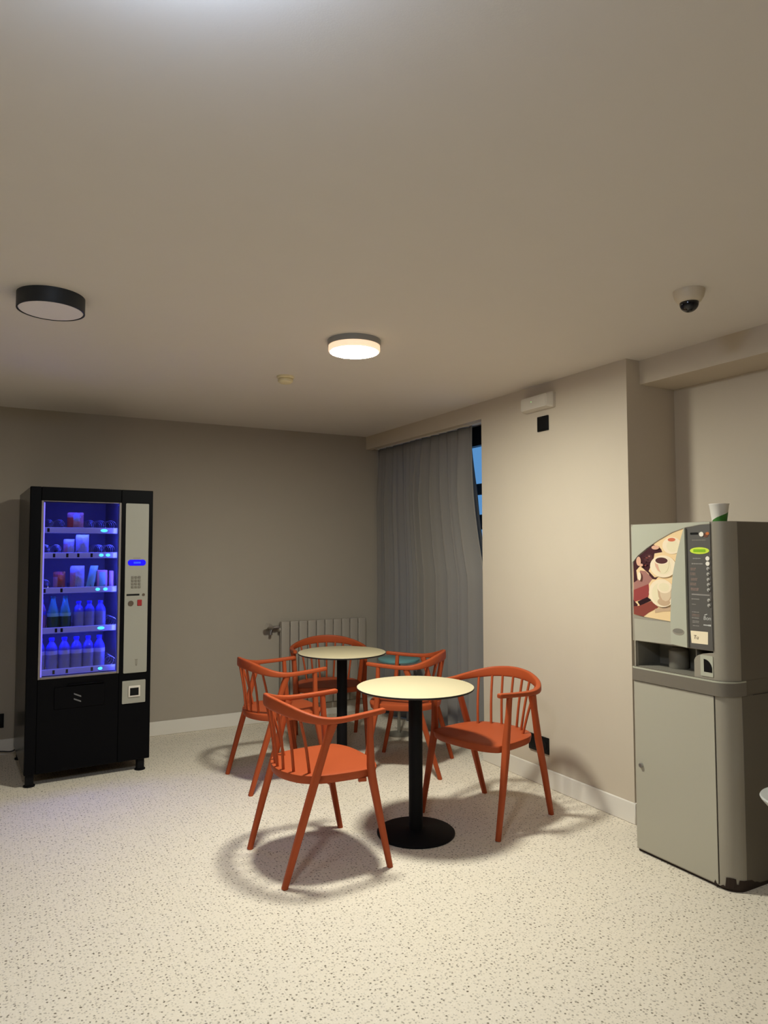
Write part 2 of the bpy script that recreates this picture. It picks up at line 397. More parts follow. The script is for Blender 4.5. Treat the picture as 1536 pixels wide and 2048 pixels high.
bm = B(); sweep(bm, [(2.10, 5.79, .80), (2.075, 5.77, .815), (2.04, 5.745, .825)], [(.034, .034), (.044, .044), (.040, .040)], n=16, p=2)
obj('thermostat_head', bm, RADI, rad, 40, off=(ox, oy, 0))
bm = B(); sweep(bm, [(2.165, 5.80, .21), (2.12, 5.80, .21), (2.115, 5.80, .18), (2.115, 5.80, 0)], (.018, .018), up=(0, 1, 0), n=10, p=2)
obj('feed_pipe', bm, RADI, rad, 40, off=(ox, oy, 0))

# ------------------------------------------------------------------ chairs
def chair_proto():
    t = thing('armchair', 'x', 'chair')
    # seat: convex front edge, rounded back
    half = [(.252, 0), (.250, .08), (.236, .16), (.205, .222), (.17, .238), (.08, .243), (-.03, .236), (-.10, .218), (-.155, .178), (-.19, .12), (-.21, .06), (-.216, 0)]
    out = half + [(x, -y) for x, y in half[-2:0:-1]]
    out = [(p.x, p.y) for p in catmull([(*p, 0) for p in out + [out[0]]], 3)[:-1]]
    bm = B(); rings = []
    for z, k in ((.412, .955), (.416, .975), (.444, 1.0), (.450, .992), (.452, .97), (.450, .80), (.447, .4)):
        rings.append([bm.verts.new((x * k, y * k, z)) for x, y in out])
    for a, b in zip(rings, rings[1:]):
        for i in range(len(a)): bm.faces.new((a[i], a[(i + 1) % len(a)], b[(i + 1) % len(a)], b[i]))
    bm.faces.new(rings[0]); bm.faces.new(rings[-1])
    obj('seat', bm, ORANGE, t, 35)
    # bent top rail: thin rounded arms that swell into a tall crest
    key = [(.222, -.262, .714), (.10, -.272, .705), (-.02, -.281, .700), (-.10, -.268, .706), (-.165, -.218, .722), (-.212, -.135, .740), (-.232, -.06, .748), (-.238, 0, .750)]
    kd = [(.030, .024), (.031, .024), (.032, .026), (.031, .034), (.028, .046), (.024, .056), (.022, .060), (.022, .061)]
    full = key + [(x, -y, z) for x, y, z in key[-2::-1]]; fd = kd + kd[-2::-1]
    pts = catmull(full, 6); dm = [tuple(v[:2]) for v in catmull([(a, b, 0) for a, b in fd], 6)]
    e0 = pts[0] + Vector((.006, 0, 0)); e1 = pts[-1] + Vector((.006, 0, 0))
    bm = B(); sweep(bm, [e0] + pts + [e1], [(.022, .017)] + dm + [(.022, .017)], n=20, p=4.2)
    obj('top_rail', bm, ORANGE, t, 50)
    for s in (-1, 1):
        bm = B()   # front leg: straight splay below the seat, tapering up to the arm
        sweep(bm, [(.252, .267 * s, 0), (.205, .262 * s, .22), (.166, .254 * s, .415), (.160, .253 * s, .47), (.152, .262 * s, .60), (.148, .268 * s, .703)],
              [(.026, .026), (.032, .031), (.040, .036), (.038, .034), (.030, .028), (.026, .026)], up=(1, 0, 0), n=14, p=3.2)
        obj('leg', bm, ORANGE, t, 50)
        bm = B()   # rear leg: one straight raking post from floor to arm
        sweep(bm, [(-.252, .236 * s, 0), (-.18, .246 * s, .24), (-.118, .252 * s, .44), (-.07, .264 * s, .60), (-.04, .272 * s, .69)],
              [(.028, .026), (.034, .032), (.036, .034), (.032, .032), (.040, .038)], up=(1, 0, 0), n=14, p=3.2)
        obj('leg', bm, ORANGE, t, 50)
        bm = B(); sweep(bm, [(.11, .225 * s, .405), (.145, .235 * s, .405)], (.022, .02), n=8, p=3)
        obj('bracket', bm, ORANGE, t, 50)
    rail = {round(p.y, 3): p for p in pts}
    def rail_at(y): return min(pts, key=lambda p: abs(p.y - y) + (10 if p.x > .0 else 0))
    for k in range(7):
        f = (k - 3) / 3.0
        yb = .158 * f; xb = -.198 + .095 * abs(f) ** 2.2
        q = rail_at(.210 * f)
        bm = B(); a = Vector((xb, yb, .435)); e = Vector((q.x, q.y, q.z - .006)); m_ = (a + e) / 2 + Vector((.006, 0, 0))
        sweep(bm, catmull([a, m_, e], 4), (.0145, .0145), up=(1, 0, 0), n=8, p=2)
        obj('spindle', bm, ORANGE, t, 60)
    return t
chair = chair_proto()
GCH = 'orange armchairs around the two tables'
for i, (x, y, h, lab) in enumerate((
    (1.392, 3.200, 0, 'orange spindle-back armchair in front, at the left of the nearer round table'),
    (1.635, 4.400, 0, 'orange spindle-back armchair at the left of the farther round table'),
    (2.283, 5.027, -110, 'orange spindle-back armchair behind the farther table, in front of the radiator'),
    (2.515, 4.211, 136.5, 'orange spindle-back armchair between the tables and the curtain, half hidden behind the nearer table'),
    (2.440, 3.238, 193.5, 'orange spindle-back armchair at the right of the nearer table, against the bare wall'))):
    c = chair if i == 0 else dup(chair)
    c.location = (x, y, 0); c.rotation_euler = (0, 0, R(h)); c['label'] = lab; c['group'] = GCH

# ------------------------------------------------------------------ pedestal tables
def table_proto():
    t = thing('pedestal_table', 'x', 'table')
    bm = B(); lathe(bm, [(0, .738, 1), (.300, .738, 1), (.305, .741, 1), (.3055, .7465, 1), (.3045, .7485, 0), (.302, .75, 0), (0, .75, 0)], 72)
    obj('tabletop', bm, [TOPCREAM, EDGEBLK], t)
    bm = B(); lathe(bm, [(0, .012), (.036, .012), (.036, .728), (.0, .728)], 32)
    obj('column', bm, BLACKM, t)
    bm = B(); lathe(bm, [(0, .726), (.11, .726), (.11, .738), (0, .738)], 32); obj('mounting_plate', bm, BLACKM, t)
    bm = B(); lathe(bm, [(0, 0), (.198, 0), (.201, .003), (.201, .010), (.196, .014), (.06, .018), (.046, .024), (0, .024)], 64)
    obj('base', bm, BLACKM, t)
    return t
tb = table_proto(); tb.location = (1.952, 3.208, 0)
tb['label'] = 'nearer round cream table with a black pedestal and disc base'; tb['group'] = 'round pedestal tables'
t2 = dup(tb); t2.location = (2.157, 4.525, 0)
t2['label'] = 'farther round cream table on a black pedestal, in front of the radiator'

# small teal-topped side table near the curtain, seen between the arms of a chair
st = thing('side_table', 'low side table with a teal round top beside the curtain, behind an orange chair', 'side table', (2.862, 4.955, 0))
bm = B(); lathe(bm, [(0, .575), (.158, .575), (.165, .580), (.165, .594), (.160, .598), (0, .598)], 40); obj('tabletop', bm, TEAL, st)
bm = B(); lathe(bm, [(0, .01), (.012, .01), (.012, .576), (0, .576)], 20); obj('column', bm, CMNICHE, st)
bm = B(); lathe(bm, [(0, 0), (.10, 0), (.10, .006), (.03, .012), (0, .012)], 40); obj('base', bm, CMNICHE, st)

# ------------------------------------------------------------------ ceiling lamps
def lamp(name, label, x, y, r, ring, diff, rim, ring_h, tot_h):
    t = thing(name, label, 'ceiling lamp', (x, y, ZC), 0, 'round ceiling lamps')
    bm = B()
    if rim is None:
        lathe(bm, [(0, 0), (r, 0), (r, -tot_h), (r - .006, -tot_h - .0005), (r - .006, -tot_h + .004), (0, -tot_h + .004)], 64)
        obj('ring', bm, ring, t)
        bm = B(); lathe(bm, [(0, -tot_h + .0035), (r - .0065, -tot_h + .0035), (r - .009, -tot_h + .001), (0, -tot_h + .0005)], 64)
        obj('diffuser', bm, diff, t)
    else:
        lathe(bm, [(0, 0), (r, 0), (r, -ring_h), (0, -ring_h)], 64); obj('ring', bm, ring, t)
        bm = B(); lathe(bm, [(0, -ring_h - .0002, 1), (r - .004, -ring_h - .0002, 1), (r - .004, -tot_h + .006, 1), (r - .012, -tot_h, 0), (0, -tot_h - .002, 0)], 64)
        obj('diffuser', bm, [diff, rim], t)
    return t
lamp('ceiling_lamp', 'lit round ceiling lamp glowing warm white above the tables', 1.575, 3.165, .134, mat('lamp_grey_ring', (.28, .27, .25), .4), LAMP_ON, LAMP_RIM, .028, .058)
lamp('ceiling_lamp', 'unlit round ceiling lamp with a dark ring, at the left of the lit one', .192, 3.20, .13, LAMPBLK, DIFFOFF, None, 0, .062)
lamp('ceiling_lamp', 'cool white lit ceiling lamp nearer than the unlit one, above the open floor', .17, .97, .134, MATS['lamp_grey_ring'], LAMP_ON2, LAMP_RIM2, .02, .075)
lamp('ceiling_lamp', 'added cool white fill lamp, unseen, farthest left over the open floor', -1.20, 1.16, .134, MATS['lamp_grey_ring'], LAMP_ON3, LAMP_RIM, .02, .056)  # unseen lamp added to brighten the floor and ceiling from the left

# smoke detector and camera dome
sd = thing('smoke_detector', 'small cream smoke detector on the ceiling near the back wall', 'smoke detector', (1.535, 4.02, ZC))
bm = B(); lathe(bm, [(0, 0), (.052, 0), (.052, -.010), (.047, -.014), (0, -.014)], 32); obj('base', bm, CREAMPL, sd)
bm = B(); lathe(bm, [(0, -.014), (.040, -.014), (.040, -.020), (.046, -.022), (.044, -.034), (.034, -.042), (0, -.043)], 32); obj('sensor_head', bm, CREAMPL, sd)
cc = thing('dome_camera', 'small cream security camera with a smoked dome, on the ceiling at the right', 'security camera', (2.462, 1.892, ZC))
bm = B(); lathe(bm, [(0, 0), (.061, 0), (.061, -.006), (.0605, -.012), (.056, -.030), (.046, -.045), (.036, -.05), (0, -.05)], 48)
obj('housing', bm, CAMWHT, cc)
bm = B(); lathe(bm, [(.037, -.046)] + [(.037 * math.cos(a), -.052 - .036 * math.sin(a)) for a in [R(v) for v in range(0, 90, 10)]] + [(0, -.088)], 40)
o = obj('dome', bm, DOMEBLK, cc); o['label'] = 'dark smoked dome'

# ------------------------------------------------------------------ wall fittings
em = thing('emergency_light', 'white emergency light box high on the right wall', 'emergency light', (XR, 3.445, 2.39))
bm = B()
prism(bm, rrect(-.140, .140, -.05, .05, .014, 3), lambda u, v, d: (-d, u, v), 0, .022)
a = rrect(-.140, .140, -.05, .05, .014, 3); b_ = rrect(-.122, .122, -.042, .036, .012, 3)
va = [bm.verts.new((-.022, u, v)) for u, v in a]; vb = [bm.verts.new((-.058, u, v)) for u, v in b_]
for i in range(len(a)): bm.faces.new((va[i], va[(i + 1) % len(a)], vb[(i + 1) % len(a)], vb[i]))
bm.faces.new(vb)
obj('housing', bm, TRIMWHT, em, 30)
bm = B(); box(bm, -.0595, -.057, -.112, .112, -.034, .028, .001, 1); obj('diffuser', bm, TRIMWHT, em)
bm = B(); sweep(bm, [(-.0585, .02, .004), (-.062, .02, .004)], (.007, .007), n=12, p=2); o = obj('status_light', bm, GREEN_LED, em); o['label'] = 'tiny pale green status light'

def plate(name, label, cat, x0, x1, y0, y1, z0, z1, axis):
    """flat black wall plate; axis 'x' sits on the right wall, 'y' on the back wall"""
    ctr = ((x0 + x1) / 2, (y0 + y1) / 2, (z0 + z1) / 2)
    t = thing(name, label, cat, ctr)
    obj('plate', box(B(), x0, x1, y0, y1, z0, z1, .003, 2), DARKPL, t, 40, off=ctr)
    return t, ctr
t, c = plate('wall_plate', 'black blank plate below the white emergency light', 'wall plate', XR - .010, XR, 3.369, 3.469, 2.206, 2.301, 'x')
obj('insert', box(B(), XR - .013, XR - .009, 3.379, 3.459, 2.216, 2.291, .002, 1), DARKPL, t, 40, off=c)
t, c = plate('power_socket', 'black double socket low on the right wall, behind an orange chair', 'socket', XR - .011, XR, 3.405, 3.588, .198, .298, 'x')
for y in (3.4525, 3.5415):
    bm = B()
    prism(bm, ellipse(y, .248, .034, .034), lambda u, v, d: (XR - d, u, v), .010, .0135)
    obj('socket_insert', bm, DARKPL, t, 40, off=c)
t, c = plate('power_socket', 'black socket low on the back wall, left of the snack machine', 'socket', -.08, .106, YB - .011, YB, .192, .292, 'y')
for x in (-.03, .06):
    bm = B(); prism(bm, ellipse(x, .242, .034, .034), lambda u, v, d: (u, YB - d, v), .010, .0135)
    obj('socket_insert', bm, DARKPL, t, 40, off=c)
bm = B(); sweep(bm, catmull([(-.03, YB - .012, .235), (-.03, YB - .06, .20), (-.02, YB - .07, .10), (.04, YB - .06, .05), (.10, YB - .05, .036), (.17, YB - .06, .034), (.22, YB - .05, .09)], 6), (.010, .010), up=(0, 1, 0), n=8, p=2)
tag(obj('power_cable', bm, CABLE), 'black power cable trailing along the skirting behind the snack machine', 'cable')

# ------------------------------------------------------------------ snack machine
VW, VD, VH = .75, .80, 1.862
vm = thing('vending_machine', 'tall black snack vending machine glowing blue, against the back wall', 'vending machine', (.205, 4.95, 0), R(2.5))
bm = B()
box(bm, 0, .025, .032, VD, .078, VH - .004); box(bm, VW - .025, VW, .032, VD, .078, VH - .004)
box(bm, .025, VW - .025, .032, VD, VH - .05, VH - .004); box(bm, .025, VW - .025, VD - .02, VD, .078, VH - .05)
box(bm, .025, VW - .025, .032, VD - .02, .078, .60)
obj('cabinet', bm, VSIDE, vm, 0)
bm = B()
box(bm, .025, .030, .034, .60, .60, 1.81); box(bm, .552, .560, .034, .60, .60, 1.81); box(bm, .025, .56, .60, .61, .60, 1.81)
box(bm, .025, .56, .034, .60, .60, .606); box(bm, .03, .552, .034, .60, 1.80, 1.81)
obj('liner', bm, VIN, vm, 0)
bm = B()
wx0, wx1, wz0, wz1 = .064, .546, .655, 1.775
box(bm, 0, wx0, 0, .03, .078, VH, .003, 1); box(bm, wx1, VW, 0, .03, .078, VH, .003, 1)
box(bm, wx0, wx1, 0, .03, wz1, VH, .003, 1); box(bm, wx0, wx1, 0, .03, .078, wz0, .003, 1)
obj('door', bm, VBLACK, vm, 40)
bm = B(); fw = .014
box(bm, wx0, wx0 + fw, -.004, .012, wz0, wz1, .002, 1); box(bm, wx1 - fw, wx1, -.004, .012, wz0, wz1, .002, 1)
box(bm, wx0 + fw, wx1 - fw, -.004, .012, wz0, wz0 + fw, .002, 1); box(bm, wx0 + fw, wx1 - fw, -.004, .012, wz1 - .006, wz1, .002, 1)
o = obj('window_trim', bm, VFRAME, vm, 40); o['label'] = 'thin grey metal trim around the glass'
obj('glass_pane', box(B(), wx0 + .002, wx1 - .002, .014, .018, wz0 + .002, wz1 - .002), VGLASS, vm, 0)
bm = B(); box(bm, wx0 + .012, wx0 + .024, .022, .032, wz0 + .01, wz1 - .01, .002, 1)
o = obj('light_strip', bm, VIOLETLED, vm); o['label'] = 'glowing violet light strip'
bm = B(); box(bm, .06, .52, .060, .072, 1.784, 1.795); o = obj('light_strip', bm, TOPLED, vm); o['label'] = 'blue light strip at the top of the window'
bm = B(); box(bm, wx1 - .009, wx1 - .001, .020, .033, wz0 + .03, wz1 - .03, .002, 1)  # unseen strip added to light the shelf rails from the side
o = obj('light_strip', bm, ADDEDLED2, vm); o['label'] = 'added unseen blue light strip behind the trim'
obj('strip_shield', box(B(), wx1 - .017, wx1 - .012, .019, .036, wz0 + .02, wz1 - .02), VIN, vm, 0)  # unseen fin added to stop the strip's light spilling into the room
for s in ((0, .03), (VW - .085, .03), (0, VD - .085), (VW - .085, VD - .085)):
    bm = B(); x0, y0 = s[0] + .012, s[1] - .01
    box(bm, x0, x0 + .046, y0, y0 + .05, .008, .08, .004, 1); lathe(bm, [(0, 0), (.034, 0), (.034, .008), (.015, .012), (0, .012)], 20, (x0 + .023, y0 + .025, 0))
    obj('leg', bm, BLACKM, vm)
SH = (1.591, 1.428, 1.203, .948, .684)   # heights of the shelf rails
def vx(px, top): return .064 + (px - (83 if top else 79)) / 160.0 * .482
SHELF_Y0 = .085
for k, z in enumerate(SH):
    bm = B(); box(bm, .032, .550, SHELF_Y0 + .008, .56, z - .008, z); 
    for x in (.032, .118, .205, .292, .378, .465, .546): box(bm, x, x + .003, SHELF_Y0 + .02, .56, z, z + .03)
    sh = obj('shelf', bm, VIN, vm, 0)
    bm = B(); box(bm, .032, .550, SHELF_Y0 - .006, SHELF_Y0 + .008, z - .020, z + .019, .005, 3)
    obj('price_rail', bm, RAIL, sh)
    for q, px in enumerate({0: (100,), 1: (112, 138, 160, 187), 2: (95, 128), 3: (87, 115, 126), 4: (112, 138, 188, 204)}[k]):
        x = vx(px, k < 3)
        bm = B(); box(bm, x - .007, x + .007, SHELF_Y0 - .0072, SHELF_Y0 - .0055, z - .013, z + .012); obj('price_tag', bm, DARKPL, sh, 0)
    # unseen strips added under every shelf to light the goods blue
    bm = B(); box(bm, .06, .52, SHELF_Y0 + .012, SHELF_Y0 + .022, z - .014, z - .009); o = obj('light_strip', bm, ADDEDLED, sh, 0)
    for px in {0: (212,), 1: (207, 221), 2: (201, 217), 3: (205,), 4: (205,)}[k]:
        x = vx(px, k < 3); w_ = .022 if k in (0, 3) else .014
        bm = B(); prism(bm, ellipse(x, z, w_, .010, 16), lambda u, v, d: (u, d, v), SHELF_Y0 - .0085, SHELF_Y0 - .005); o = obj('rail_glint', bm, CYANGLINT, sh); o['label'] = 'bright cyan glint on the shelf rail'
def spiral(px, k, r=.032, turns=3.2, deep=.22):
    x = vx(px, k < 3); z = SH[k] + r + .004
    pts = []
    for i in range(int(turns * 20) + 1):
        a = i / 20 * 2 * math.pi; pts.append((x + r * math.cos(a), .11 + deep * i / (turns * 20), z + r * math.sin(a)))
    bm = B(); sweep(bm, pts, (.005, .005), n=6, p=2); obj('spiral', bm, STEEL, vm, 60)
for px, k in ((100, 0), (122, 0), (184, 0), (206, 0), (228, 0), (95, 1), (117, 1), (203, 1), (226, 1), (96, 2), (228, 3), (228, 4)): spiral(px, k)
# control column
bm = B(); prism(bm, rrect(.573, .722, .650, 1.772, .006, 3), lambda u, v, d: (u, -d, v), 0, .007)
cp = obj('control_panel', bm, VPANEL, vm); cp['label'] = 'pale grey control panel'
def px_x(px, s=0): return .573 + (px - (250 + s)) / 46.0 * .149
def px_z(py): return 1.772 - (py - 1007) / 340.0 * 1.122
bm = B(); prism(bm, rrect(.590, .706, 1.357, 1.397, .0195, 8), lambda u, v, d: (u, -d, v), .007, .0095); o = obj('display', bm, DISPLAY, cp); o['label'] = 'glowing blue display'
bm = B()
for i in range(7): box(bm, .628 + i * .0065, .6325 + i * .0065, -.0102, -.0094, 1.371, 1.383)
obj('display_text', bm, DISPLAYT, o, 0)
bm = B()
for i in range(8): box(bm, .625 + i * .006, .6285 + i * .006, -.0078, -.0065, 1.404, 1.409)
obj('caption', bm, KEYGREY, cp, 0)
for r_ in range(4):
    for c_ in range(3):
        bm = B(); x = .613 + c_ * .022; z = 1.288 - r_ * .0215; box(bm, x, x + .017, -.0115, -.006, z - .016, z, .002, 1); obj('key', bm, KEYGREY, cp)
bm = B(); box(bm, .585, .668, -.0085, -.006, 1.158, 1.170, .001, 1); o = obj('coin_slot', bm, DARKPL, cp)
bm = B(); prism(bm, ellipse(.694, 1.163, .009, .009, 16), lambda u, v, d: (u, -d, v), .006, .011); obj('lock', bm, BROWNPL, cp)
bm = B(); prism(bm, ellipse(.613, 1.108, .0175, .0175, 24), lambda u, v, d: (u, -d, v), .006, .012); o = obj('button', bm, BROWNPL, cp); o['label'] = 'round brown button'
bm = B(); box(bm, .655, .684, -.012, -.006, 1.090, 1.130, .002, 1); o = obj('button', bm, REDPL, cp); o['label'] = 'red return button'
bm = B(); box(bm, .648, .652, -.0078, -.006, .705, .735); box(bm, .656, .660, -.0078, -.006, .705, .735); box(bm, .6495, .6585, -.0078, -.006, .695, .705); box(bm, .644, .664, -.0078, -.006, .735, .738)
obj('emblem', bm, KEYGREY, cp, 0)
# card reader and delivery flap
bm = B(); prism(bm, rrect(.568, .716, .452, .600, .004, 2), lambda u, v, d: (u, -d, v), 0, .008); cr = obj('card_reader', bm, VPANEL, vm); cr['label'] = 'square pale grey card reader plate'
bm = B(); box(bm, .605, .682, -.016, -.007, .492, .566, .004, 2); obj('reader_frame', bm, TRIMWHT, cr)
bm = B(); box(bm, .616, .671, -.0175, -.012, .503, .553, .001, 1); obj('reader_window', bm, DARKPL, cr)
bm = B(); box(bm, .160, .462, -.006, .002, .462, .600, .003, 1); fl = obj('delivery_flap', bm, VBLACK, vm)
bm = B(); box(bm, .235, .455, -.016, 0, .606, .614, .003, 1); obj('flap_lip', bm, VBLACK, vm)
bm = B()
for z0 in (.542, .510):
    prism(bm, [(.275, z0 + .004), (.318, z0 - .016), (.318, z0 - .007), (.275, z0 + .013)], lambda u, v, d: (u, -d, v), .004, .0075)
o = obj('push_symbol', bm, SYMBOL, fl, 0); o['label'] = 'two slanted grey bars'

# goods inside the snack machine (own things standing on its shelves)
VMm = Matrix.Translation((.205, 4.95, 0)) @ Matrix.Rotation(R(2.5), 4, 'Z')
def vpos(x, y, z): return VMm @ Vector((x, y, z))
def bag(w, h, d, mats, lean=0, seed=0):
    rnd = random.Random(seed); bm = B(); nu, nv = 12, 14; F = {}
    for side in (-1, 1):
        for j in range(nv + 1):
            for i in range(nu + 1):
                u, v = i / nu, j / nv
                puff = (max(0, math.sin(math.pi * u)) ** .6) * (max(0, math.sin(math.pi * min(1, max(0, (v - .06) / .88)))) ** .5)
                pin = 1 - .07 * puff
                y = side * d / 2 * puff * (1 + .12 * rnd.uniform(-1, 1)) if 0 < i < nu and 0 < j < nv else 0
                if (i in (0, nu) or j in (0, nv)) and side == 1: F[(side, i, j)] = F[(-1, i, j)]
                else: F[(side, i, j)] = bm.verts.new(((u - .5) * w * pin + lean * v, y, v * h))
    for side in (-1, 1):
        for j in range(nv):
            for i in range(nu):
                f = bm.faces.new([F[(side, i, j)], F[(side, i + 1, j)], F[(side, i + 1, j + 1)], F[(side, i, j + 1)]])
                if len(mats) > 1:
                    u, v = (i + .5) / nu, (j + .5) / nv
                    f.material_index = 1 if ((u - .55) ** 2 + (v - .72) ** 2 < .06) else (2 if len(mats) > 2 and u < .3 and v < .75 else 0)
    return bm
def bottle(h, r, cone=False):
    """materials: 0 body, 1 label band, 2 cap, 3 shoulder and neck"""
    bm = B()
    if cone:
        prof = [(0, 0, 0), (r * .9, 0, 0), (r, r * .15, 0), (r, h * .40, 1), (r, h * .50, 3), (r * .9, h * .56, 3), (r * .55, h * .76, 3), (r * .36, h * .92, 3), (r * .36, h * .94, 2), (r * .44, h * .94, 2), (r * .44, h, 2), (0, h, 2)]
    else:
        prof = [(0, 0, 0), (r * .9, 0, 0), (r, r * .15, 0), (r, h * .10, 0), (r * .95, h * .14, 0), (r, h * .18, 0), (r, h * .34, 0), (r * .95, h * .37, 0), (r, h * .40, 0), (r, h * .50, 1), (r, h * .62, 3), (r * .96, h * .68, 3), (r * .80, h * .77, 3), (r * .5, h * .85, 3), (r * .38, h * .89, 3), (r * .38, h * .92, 2), (r * .46, h * .92, 2), (r * .46, h, 2), (0, h, 2)]
    lathe(bm, prof, 20)
    return bm
def good(name, label, cat, group, bm, mats, px, k, y=.128, top=None):
    x = vx(px, k < 3)
    o = obj(name, bm, mats, None, 60); o.location = vpos(x, y, SH[k] + .0005); o.rotation_euler = (0, 0, R(2.5)); tag(o, label, cat, group); return o
GB, GW, GG = 'snack bags in the vending machine', 'clear water bottles in the vending machine', 'green bottles in the vending machine'
good('snack_bag', 'red and blue snack bag alone on the top shelf of the vending machine', 'snack', GB, bag(.100, .118, .05, [BAGPINK, BAGBLUE, BAGRED], seed=1), [BAGPINK, BAGBLUE, BAGRED], 155, 0)
good('snack_bag', 'narrower left bag of the pair on the second shelf of the vending machine', 'snack', GB, bag(.066, .105, .04, [BAGBLUE, BAGBLUE, BAGPINK], seed=2), [BAGBLUE, BAGBLUE, BAGPINK], 143, 1)
good('snack_bag', 'taller right bag of the pair on the second shelf of the vending machine', 'snack', GB, bag(.080, .135, .045, [BAGBLUE, BAGPINK], seed=3), [BAGBLUE, BAGBLUE], 170, 1)
good('snack_bag', 'dark red snack packet at the left of the third shelf of the vending machine', 'snack', GB, bag(.072, .118, .04, [BAGDARK, BAGRED, BAGPINK], seed=4), [BAGDARK, BAGRED, BAGPINK], 125, 2)
good('snack_bag', 'big blue-white snack bag in the middle of the third shelf of the vending machine', 'snack', GB, bag(.088, .155, .05, [BAGBLUE, BAGBLUE, BAGPINK], seed=5), [BAGBLUE, BAGBLUE, BAGPINK], 161, 2)
good('snack_bag', 'tilted cyan packet with a yellow foot on the third shelf of the vending machine', 'snack', GB, bag(.050, .155, .03, [BAGCYAN, BAGCYAN], lean=.03, seed=6), [BAGCYAN, BAGCYAN], 186, 2)
def snack_box(w, h):
    bm = B(); box(bm, -w / 2, w / 2, -.015, .02, 0, h, .006, 2, 0); box(bm, -w / 2 + .012, w / 2 - .012, -.0165, -.013, .012, h - .012, .001, 1, 1); return bm
good('snack_box', 'pink-edged blue box at the right of the third shelf of the vending machine', 'snack', None, snack_box(.066, .125), [BOXPINK, BAGCYAN], 212, 2)
good('snack_box', 'narrow pink box at the right end of the third shelf of the vending machine', 'snack', None, snack_box(.03, .120), [BOXPINK, BAGBLUE], 231, 2)
good('drink_bottle', 'dark blue bottle at the left end of the fourth shelf of the vending machine', 'bottle', None, bottle(.195, .026), [COLAB, BLUECAP, BLUECAP, COLAB], 88, 3)
good('drink_bottle', 'green bottle with a pale shoulder, left one of the two in the vending machine', 'bottle', GG, bottle(.215, .036, True), [GREENB, GREENLAB, GREENB, GREENT], 110, 3)
good('drink_bottle', 'green bottle with a pale shoulder, right one of the two in the vending machine', 'bottle', GG, bottle(.215, .036, True), [GREENB, GREENLAB, GREENB, GREENT], 134, 3)
for px, w in ((161, 'left'), (183, 'middle'), (206, 'right')):
    good('drink_bottle', f'blue-capped water bottle, {w} of the three on the fourth shelf', 'bottle', GW, bottle(.178, .034), [WATER, WATER, BLUECAP, WATERT], px, 3)
for px, w in ((88, 'half hidden at the left end'), (109, 'second from the left'), (134, 'third from the left'), (158, 'fourth from the left'), (182, 'second from the right'), (205, 'last on the right')):
    good('drink_bottle', f'blue-capped water bottle on the bottom shelf, {w}', 'bottle', GW, bottle(.212, .036 if px > 90 else .024), [WATER, WATERL, BLUECAP, WATERT], px, 4)

# ------------------------------------------------------------------ coffee machine
XM = 2.78; CO = (3.07, 2.245, 0)
cm = thing('coffee_machine', 'grey coffee vending machine with a coffee picture, standing in the alcove', 'coffee machine', CO)
YS0, YS1, XBK = 1.985, 2.507, 3.385
def outline(x0=XM, rn=.072, rf=.006, y0=YS0, y1=YS1, x1=XBK, n=10):
    pts = [(x1, y0)]
    for k in range(n + 1):
        a = R(270 - 90 * k / n); pts.append((x0 + rn + rn * math.cos(a), y0 + rn + rn * math.sin(a)))
    for k in range(5):
        a = R(180 - 90 * k / 4); pts.append((x0 + rf + rf * math.cos(a), y1 - rf + rf * math.sin(a)))
    pts.append((x1, y1)); return pts
flat = lambda u, v, d: (u, v, d)
front = lambda u, v, d: (XM - d, u, v)      # u = Y, v = Z, d = how far it stands proud of the front
bm = B(); prism(bm, outline(XM + .012, .066), flat, 0.0, .022); obj('plinth', bm, RUST, cm, 40, off=CO)
bm = B(); prism(bm, outline(), flat, .014, .822); cab = obj('cabinet', bm, CMBODY, cm, 40, off=CO)
bm = B(); prism(bm, rrect(2.060, 2.499, .020, .818, .004, 2), front, -.001, .0045); dr = obj('door', bm, CMDOOR, cm, 40, off=CO)
bm = B(); prism(bm, [(2.0565, .020), (2.060, .020), (2.060, .820), (2.0565, .820)], front, -.001, .0008)
obj('door_gap', bm, CMSEAM, cab, 0, off=CO)
bm = B(); sweep(bm, [(XM - .004, 2.462, .419), (XM - .016, 2.462, .419)], (.019, .019), n=20, p=2); o = obj('lock', bm, STEEL, dr, 40, off=CO); o['label'] = 'round chrome lock'
# worn paint along the bottom near corner
def wrap(y, z, d):
    """a point on the rounded near corner: y runs round the corner below 2.057"""
    if y >= 2.057: return (XM - d, y, z)
    s = 2.057 - y; arc = .072 * math.pi / 2
    if s < arc:
        a = s / .072; return (XM + .072 - (.072 + d) * math.cos(a), 2.057 - (.072 + d) * math.sin(a), z)
    return (XM + .072 + s - arc, YS0 - d, z)
def strip(bm, prof, d):
    a = [(bm.verts.new(wrap(y, z0, d)), bm.verts.new(wrap(y, z1, d))) for y, z0, z1 in prof]
    for p, q in zip(a, a[1:]): bm.faces.new((p[0], q[0], q[1], p[1]))
bm = B()
strip(bm, [(2.052, .012, .016), (2.046, .012, .020), (2.040, .012, .024), (2.032, .012, .020), (2.028, .012, .058), (2.015, .012, .060), (2.000, .012, .059), (1.990, .012, .056), (1.988, .012, .034), (1.980, .012, .034), (1.976, .012, .052), (1.955, .012, .048), (1.93, .012, .045), (1.905, .012, .042), (1.885, .012, .030), (1.87, .012, .028), (1.85, .012, .020), (1.80, .012, .016)], .0026)
strip(bm, [(2.080, .012, .020), (2.074, .012, .034), (2.068, .012, .022), (2.062, .012, .018)], .0050)
o = obj('worn_paint', bm, RUST, cab, 0, off=CO); o['label'] = 'dark chipped paint along the bottom corner'
